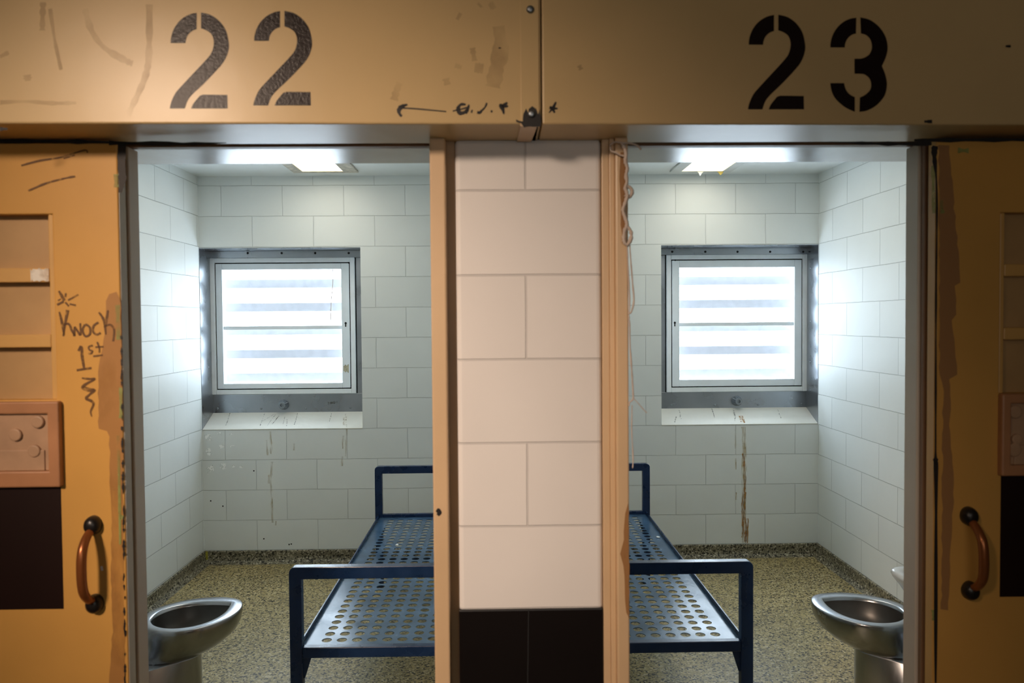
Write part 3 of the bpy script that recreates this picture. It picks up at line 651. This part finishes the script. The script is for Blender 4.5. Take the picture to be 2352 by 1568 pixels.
cord([(1454, 914, .003), (1466, 926, .003), (1478, 940, .003), (1486, 948, .003)], .0011)
cord([(1452, 930), (1451, 985), (1454, 1050), (1453, 1075)], .0014)
co = obj('cord', bm, M['rag'], smooth=True); tag(co, 'knotted dirty white cord hanging down the edge of the right doorway post', 'cord')

# ------------------------------------------------------------------ bunks
def bunk(x_out, x_in, label, name='bunk'):
    """x_out: outer face of the free-side posts; x_in: the side against the dividing wall."""
    s = 1 if x_in > x_out else -1
    Y0, Y1 = 2.69, 4.605; W = .044
    root = thing(name, ((x_out+x_in)/2, 3.65, 0), label, 'bed', 'steel cell bunks')
    ztop = H-.874; zr = H-1.1652; hr = .039
    for i, yy in enumerate((Y0, Y1-W)):
        # end loop: two posts and the top bar, square tube with rounded shoulders
        bm = bmesh.new(); r = .022
        def loop(o):                              # outline of the outer (o=0) or inner (o=W) edge in x,z
            a = x_out+s*o; b = x_in-s*o; z = ztop-o; q = max(r-o, .002)
            pts = [(a, 0)]
            for k in range(6): t = pi/2*k/5; pts.append((a+s*q*(1-cos(t)), z-q*(1-sin(t))))
            for k in range(6): t = pi/2*k/5; pts.append((b-s*q*(1-sin(t)), z-q*(1-cos(t))))
            pts.append((b, 0)); return pts
        A, B = loop(0), loop(W); rings = []
        for pa, pb in zip(A, B):
            rings.append([(pa[0], yy, pa[1]), (pb[0], yy, pb[1]), (pb[0], yy+W*.8, pb[1]), (pa[0], yy+W*.8, pa[1])])
        ringstack(bm, rings); nm = 'foot_end_loop' if i == 0 else 'head_end_loop'
        ob = obj(nm, bm, M['blue'], root, bevel=.003)
        # end rail and corner gussets
        xi, xo = x_in-s*W, x_out+s*W
        box_obj('end_rail', M['blue'], root, (min(xi, xo), max(xi, xo), yy+.002, yy+W*.7, zr-hr, zr), bevel=.003)
        g = .075
        for xe, d in ((xo, s), (xi, -s)):
            bm = bmesh.new(); prism(bm, [(xe, zr-hr), (xe+d*.03, zr-hr), (xe+d*.006, zr-hr-g), (xe, zr-hr-g)], 'Y', yy+.012, yy+.018)
            obj('gusset', bm, M['blue'], ob)
    # long angle rails with a raised lip
    for xe, d, nm in ((x_out+s*.022, s, 'side_rail'), (x_in-s*.022, -s, 'side_rail')):
        bm = bmesh.new(); prism(bm, [(xe, zr-hr), (xe+d*.005, zr-hr), (xe+d*.005, zr-.024), (xe+d*.03, zr-.024), (xe+d*.03, zr-.020), (xe+d*.005, zr-.020), (xe+d*.005, zr), (xe, zr)], 'Y', Y0+W*.7, Y1-W*.75)
        obj(nm, bm, M['blue'], root)
    # perforated sheet
    P = .0563; zs = zr-.0195
    hx0 = x_out+s*.107; nc = int((abs(x_in-x_out)-.107-.078)/P)+1; y0 = 2.745; nr = 32
    xa, xb = x_out+s*.027, x_in-s*.027; ya, yb_ = Y0+W*.7, Y1-W*.75
    bm = bmesh.new(); K = 16; rad = .0188
    gx0, gx1 = hx0-s*P/2, hx0+s*(P*(nc-.5)); gy0, gy1 = y0-P/2, y0+P*(nr-.5)
    for i in range(nc):
        for j in range(nr):
            cx, cy2 = hx0+s*P*i, y0+P*j; inn, out = [], []
            for k in range(K):
                a = 2*pi*k/K+pi/4; c_, s_ = cos(a), sin(a); q = P/2/max(abs(c_), abs(s_))
                inn.append(bm.verts.new((cx+rad*c_, cy2+rad*s_, zs))); out.append(bm.verts.new((cx+q*c_, cy2+q*s_, zs)))
            for k in range(K): bm.faces.new((out[k], out[(k+1) % K], inn[(k+1) % K], inn[k]))
    def quad(a, b, c, d): bm.faces.new([bm.verts.new((x, y, zs)) for x, y in ((a, c), (b, c), (b, d), (a, d))])
    quad(xa, gx0, ya, yb_); quad(gx1, xb, ya, yb_); quad(gx0, gx1, ya, gy0); quad(gx0, gx1, gy1, yb_)
    bmesh.ops.remove_doubles(bm, verts=bm.verts, dist=.0002)
    sh = obj('perforated_sheet', bm, M['sheet'], root)
    so = sh.modifiers.new('thick', 'SOLIDIFY'); so.thickness = .003; so.offset = -1
    # low stretcher between the legs at the head end
    box_obj('leg_stretcher', M['blue'], root, (min(x_out, x_in)+.02, max(x_out, x_in)-.02, Y1-W*.75, Y1-W*.2-.008, .15, .18))
    return root
b1 = bunk(-.758, XM0-.006, 'blue steel bunk with a perforated sheet in the left cell')
b2 = bunk(.912, XM1+.006, 'blue steel bunk with a perforated sheet in the right cell')
ZS = H-1.1652-.019
for (u, v, r, lb) in ((1511, 1234, .012, 'small white paper scrap on the far end of the right bunk'), (912, 1252, .010, 'small white paper scrap on the far end of the left bunk')):
    p = at(u, v, Z=ZS); bm = bmesh.new()
    pts = [(p.x+r*random.uniform(.5, 1.2)*cos(2*pi*k/7), p.y+1.6*r*random.uniform(.5, 1.2)*sin(2*pi*k/7)) for k in range(7)]
    prism(bm, pts, 'Z', ZS+.0005, ZS+.004); tag(obj('paper_scrap', bm, M['scrap']), lb, 'paper scrap', 'paper scraps on the bunks')

# ------------------------------------------------------------------ toilets
def toilet(c, ang, label):
    root = thing('toilet', (c[0], c[1], 0), label, 'toilet', 'stainless steel toilets')
    ax = Vector((cos(ang), sin(ang), 0)); pr = Vector((-sin(ang), cos(ang), 0)); C = Vector((c[0], c[1], 0))
    n = 56
    def egg(f, b, w, z, shift=0, point=1.0):
        out = []
        for k in range(n):
            a = 2*pi*k/n; x, y = cos(a), sin(a)
            if x > 0: X_, Y_ = f*x**(1.0), w*math.copysign(abs(y)**(point), y)
            else: X_, Y_ = b*x, w*y
            p = C+ax*(X_+shift)+pr*Y_; p.z = z; out.append(p)
        return out
    zr = .40
    bm = bmesh.new()                              # bowl: outside up and over the flat rolled rim
    ringstack(bm, [egg(.085, .15, .098, zr-.145, -.03), egg(.115, .155, .118, zr-.135, -.025), egg(.165, .16, .148, zr-.11, -.01), egg(.205, .166, .168, zr-.08, 0, 1.05), egg(.226, .169, .176, zr-.05, 0, 1.1), egg(.233, .17, .179, zr-.02, 0, 1.12), egg(.234, .17, .180, zr-.006, 0, 1.12),
        egg(.2325, .1685, .1785, zr-.0015, 0, 1.12), egg(.229, .166, .176, zr, 0, 1.13), egg(.199, .142, .146, zr, 0, 1.6), egg(.194, .137, .140, zr-.001, 0, 1.7), egg(.188, .132, .134, zr-.006, 0, 1.8), egg(.185, .130, .132, zr-.016, 0, 1.8)], cap1=False)
    obj('bowl', bm, M['toilet'], root, smooth=True)
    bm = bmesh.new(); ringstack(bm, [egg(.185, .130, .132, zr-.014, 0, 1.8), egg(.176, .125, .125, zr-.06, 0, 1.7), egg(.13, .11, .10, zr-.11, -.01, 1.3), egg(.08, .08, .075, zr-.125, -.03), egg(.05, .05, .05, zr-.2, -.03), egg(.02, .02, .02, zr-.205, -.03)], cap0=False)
    obj('bowl_inside', bm, M['bowlshade'], root, smooth=True)  # inside coloured near black for the shade deep in the bowl
    bm = bmesh.new(); ringstack(bm, [egg(.082, .34, .100, 0, -.03), egg(.082, .34, .100, .01, -.03), egg(.080, .33, .098, .25, -.03), egg(.083, .2, .098, .258, -.03)])
    obj('pedestal', bm, M['toilet'], root, smooth=True)
    bm = bmesh.new()                              # trap housing back to the wall chase
    A = [C+ax*a+pr*b for a, b in ((-.30, -.08), (-.80, -.08), (-.80, .08), (-.30, .08))]
    lo = [bm.verts.new((p.x, p.y, .06)) for p in A]; hi = [bm.verts.new((p.x, p.y, .30)) for p in A]
    bm.faces.new(lo[::-1]); bm.faces.new(hi)
    for i in range(4): bm.faces.new((lo[i], lo[(i+1) % 4], hi[(i+1) % 4], hi[i]))
    obj('trap_housing', bm, M['toilet'], root, bevel=.01)
    return root
toilet((-1.31, 3.14), R(45), 'stainless steel toilet bowl on a round pedestal at the left edge of the left doorway')
toilet((1.53, 3.09), R(135), 'stainless steel toilet bowl on a round pedestal at the right edge of the right doorway')
# slanting pipe chases in the front corners (hidden by the door jambs, they carry toilets and sink)
bm = bmesh.new(); prism(bm, [(XL, 2.09), (-1.46, 2.09), (XL, 2.62)], 'Z', 0, CEIL); structure(obj('wall_chase_left', bm, M['ceil']), 'slanting corner chase behind the left toilet', 'wall')
bm = bmesh.new(); prism(bm, [(XR, 2.09), (XR, 2.54), (1.71, 2.09)], 'Z', 0, CEIL); structure(obj('wall_chase_right', bm, M['ceil']), 'slanting corner chase behind the right toilet', 'wall')
# ------------------------------------------------------------------ sink
sk = thing('wall_mounted_sink', (1.47, 2.1, .6), 'white enamel sink corner peeking past the right door jamb, above the toilet', 'sink')
n = 64; SZ = .793
def pl(a, z, x0=1.267, x1=1.67, y0=2.093, y1=2.462, e=.28):
    out = []; cx, cy2 = (x0+x1)/2, (y0+y1)/2; rx, ry = (x1-x0)/2-a, (y1-y0)/2-a
    for k in range(n):
        t = 2*pi*k/n; out.append((cx+rx*math.copysign(abs(cos(t))**e, cos(t)), cy2+ry*math.copysign(abs(sin(t))**e, sin(t)), z))
    return out
bm = bmesh.new()
ringstack(bm, [pl(.12, SZ-.16), pl(.08, SZ-.14), pl(.045, SZ-.09), pl(.02, SZ-.045), pl(.004, SZ-.022), pl(0, SZ-.012), pl(.002, SZ-.003), pl(.008, SZ), pl(.03, SZ), pl(.04, SZ-.012), pl(.06, SZ-.09), pl(.10, SZ-.11)])
obj('basin', bm, M['ceramic'], sk, smooth=True)
bm = bmesh.new(); bx(bm, 1.38, 1.56, 2.091, 2.2, SZ-.17, SZ-.06); obj('wall_bracket', bm, M['ceramic'], sk, bevel=.01)

# ------------------------------------------------------------------ lights in the rooms
def ceiling_light(x0, x1, y0, y1, px0, px1, py1, label, rusty):
    root = thing('ceiling_light', ((x0+x1)/2, (y0+y1)/2, CEIL), label, 'ceiling light', 'cell ceiling lights')
    bm = bmesh.new(); t = .012; py0 = y0-.07
    for b in ((px0, x0, py0, py1), (x1, px1, py0, py1), (x0, x1, y1, py1), (x0, x1, py0, y0)): bx(bm, *b, CEIL-t, CEIL)
    pm = mat('rusty_white_plate', (.50, .46, .38), .5, var=.35, vscale=30) if rusty else mat('white_light_plate', (.66, .68, .66), .5, var=.06, vscale=12)
    obj('cover_plate', bm, pm, root, bevel=.002)
    box_obj('diffuser', M['lampw'], root, (x0, x1, y0, y1, CEIL-.008, CEIL-.002))
    return root
L1 = ceiling_light(-1.245, -.985, 3.3, 4.88, -1.31, -.895, 4.915, 'lit ceiling light with a rusty plate in the left cell', True)
L2 = ceiling_light(1.195, 1.465, 3.35, 4.925, 1.125, 1.525, 4.955, 'lit ceiling light with loose paper hanging off it in the right cell', False)
bm = bmesh.new(); prism(bm, [(1.295, CEIL-.008), (1.345, CEIL-.008), (1.33, CEIL-.022), (1.318, CEIL-.04), (1.308, CEIL-.02)], 'Y', 4.926, 4.93); obj('loose_flap', bm, M['scrap'], L2)
bm = bmesh.new(); prism(bm, [(1.425, CEIL-.008), (1.475, CEIL-.008), (1.462, CEIL-.028), (1.45, CEIL-.035), (1.44, CEIL-.02)], 'Y', 4.926, 4.932); obj('yellow_flap', bm, mat('yellow_flap', (.45, .36, .10), .7, var=.3, vscale=40), L2)

FL = Vector((-1.91, -1.42, H+1.385)); FA = Vector((-.42, 1.80, H-.31)); FD = (FA-FL).normalized()
cl = thing('wall_lamp', FL, 'warm floodlight on the corridor wall opposite the cells', 'light')
bm = bmesh.new(); tube(bm, [FL-FD*.16, FL-FD*.15, FL-FD*.05, FL-FD*.03], [.05, .16, .27, .28], 24); obj('housing', bm, M['iron'], cl, smooth=True)
bm = bmesh.new(); bx(bm, FL.x-.02, FL.x+.02, -1.6, FL.y-.1, FL.z+.02, FL.z+.06); obj('bracket', bm, M['iron'], cl)
bm = bmesh.new(); tube(bm, [FL-FD*.028, FL-FD*.026], .26, 24); obj('lens', bm, M['lampc'], cl)
def area(name, loc, size, power, col, rot=(0, 0, 0), sy_=None, portal=False):
    l = bpy.data.lights.new(name, 'AREA'); l.energy = power; l.color = col; l.size = size
    if sy_: l.shape = 'RECTANGLE'; l.size_y = sy_
    o = bpy.data.objects.new(name, l); o.location = loc; o.rotation_euler = rot; COL.objects.link(o)
    if portal: l.cycles.is_portal = True
    return o
sl_ = bpy.data.lights.new('floodlight_lamp', 'SPOT'); sl_.energy = 600; sl_.color = (1, .75, .57); sl_.spot_size = 2*.36; sl_.spot_blend = 1; sl_.shadow_soft_size = .26
so_ = bpy.data.objects.new('floodlight_lamp', sl_); so_.location = FL; so_.rotation_euler = FD.to_track_quat('-Z', 'Y').to_euler(); COL.objects.link(so_)
area('corridor_fill', (.3, -1.5, H+.2), 1.8, 9, (1, .92, .82), (R(90), 0, 0), 1.0)  # unseen fill lamp added to lift the dark side; no window there
for k, (x, y) in enumerate(((-1.115, 4.08), (1.33, 4.13))): area('cell_lamp', (x, y, CEIL-.012), .24, 6, (1, .97, .90), sy_=1.5)
for k, (x0, x1) in enumerate(((-1.907, -1.089), (1.262, 2.071))):
    area('window_portal', ((x0+x1)/2, 5.45, H-.03), 1.2, 1, (1, 1, 1), (R(-90), 0, 0), 1.2, portal=True)

# ------------------------------------------------------------------ overcast sky outside
w = bpy.data.worlds.new('overcast_sky'); sc.world = w; w.use_nodes = True
w.node_tree.nodes['Background'].inputs[0].default_value = (.79, .91, 1, 1)
w.node_tree.nodes['Background'].inputs[1].default_value = 12.5

vs = sc.view_settings; vs.view_transform = 'Standard'; vs.look = 'None'; vs.gamma = 1; vs.exposure = 0; vs.use_curve_mapping = False
sc.cycles.use_denoising = True; sc.cycles.pixel_filter_type = 'BLACKMAN_HARRIS'; sc.cycles.filter_width = 1.15; sc.cycles.max_bounces = 12; sc.cycles.diffuse_bounces = 6; sc.cycles.transparent_max_bounces = 12
sc.cycles.sample_clamp_indirect = 8
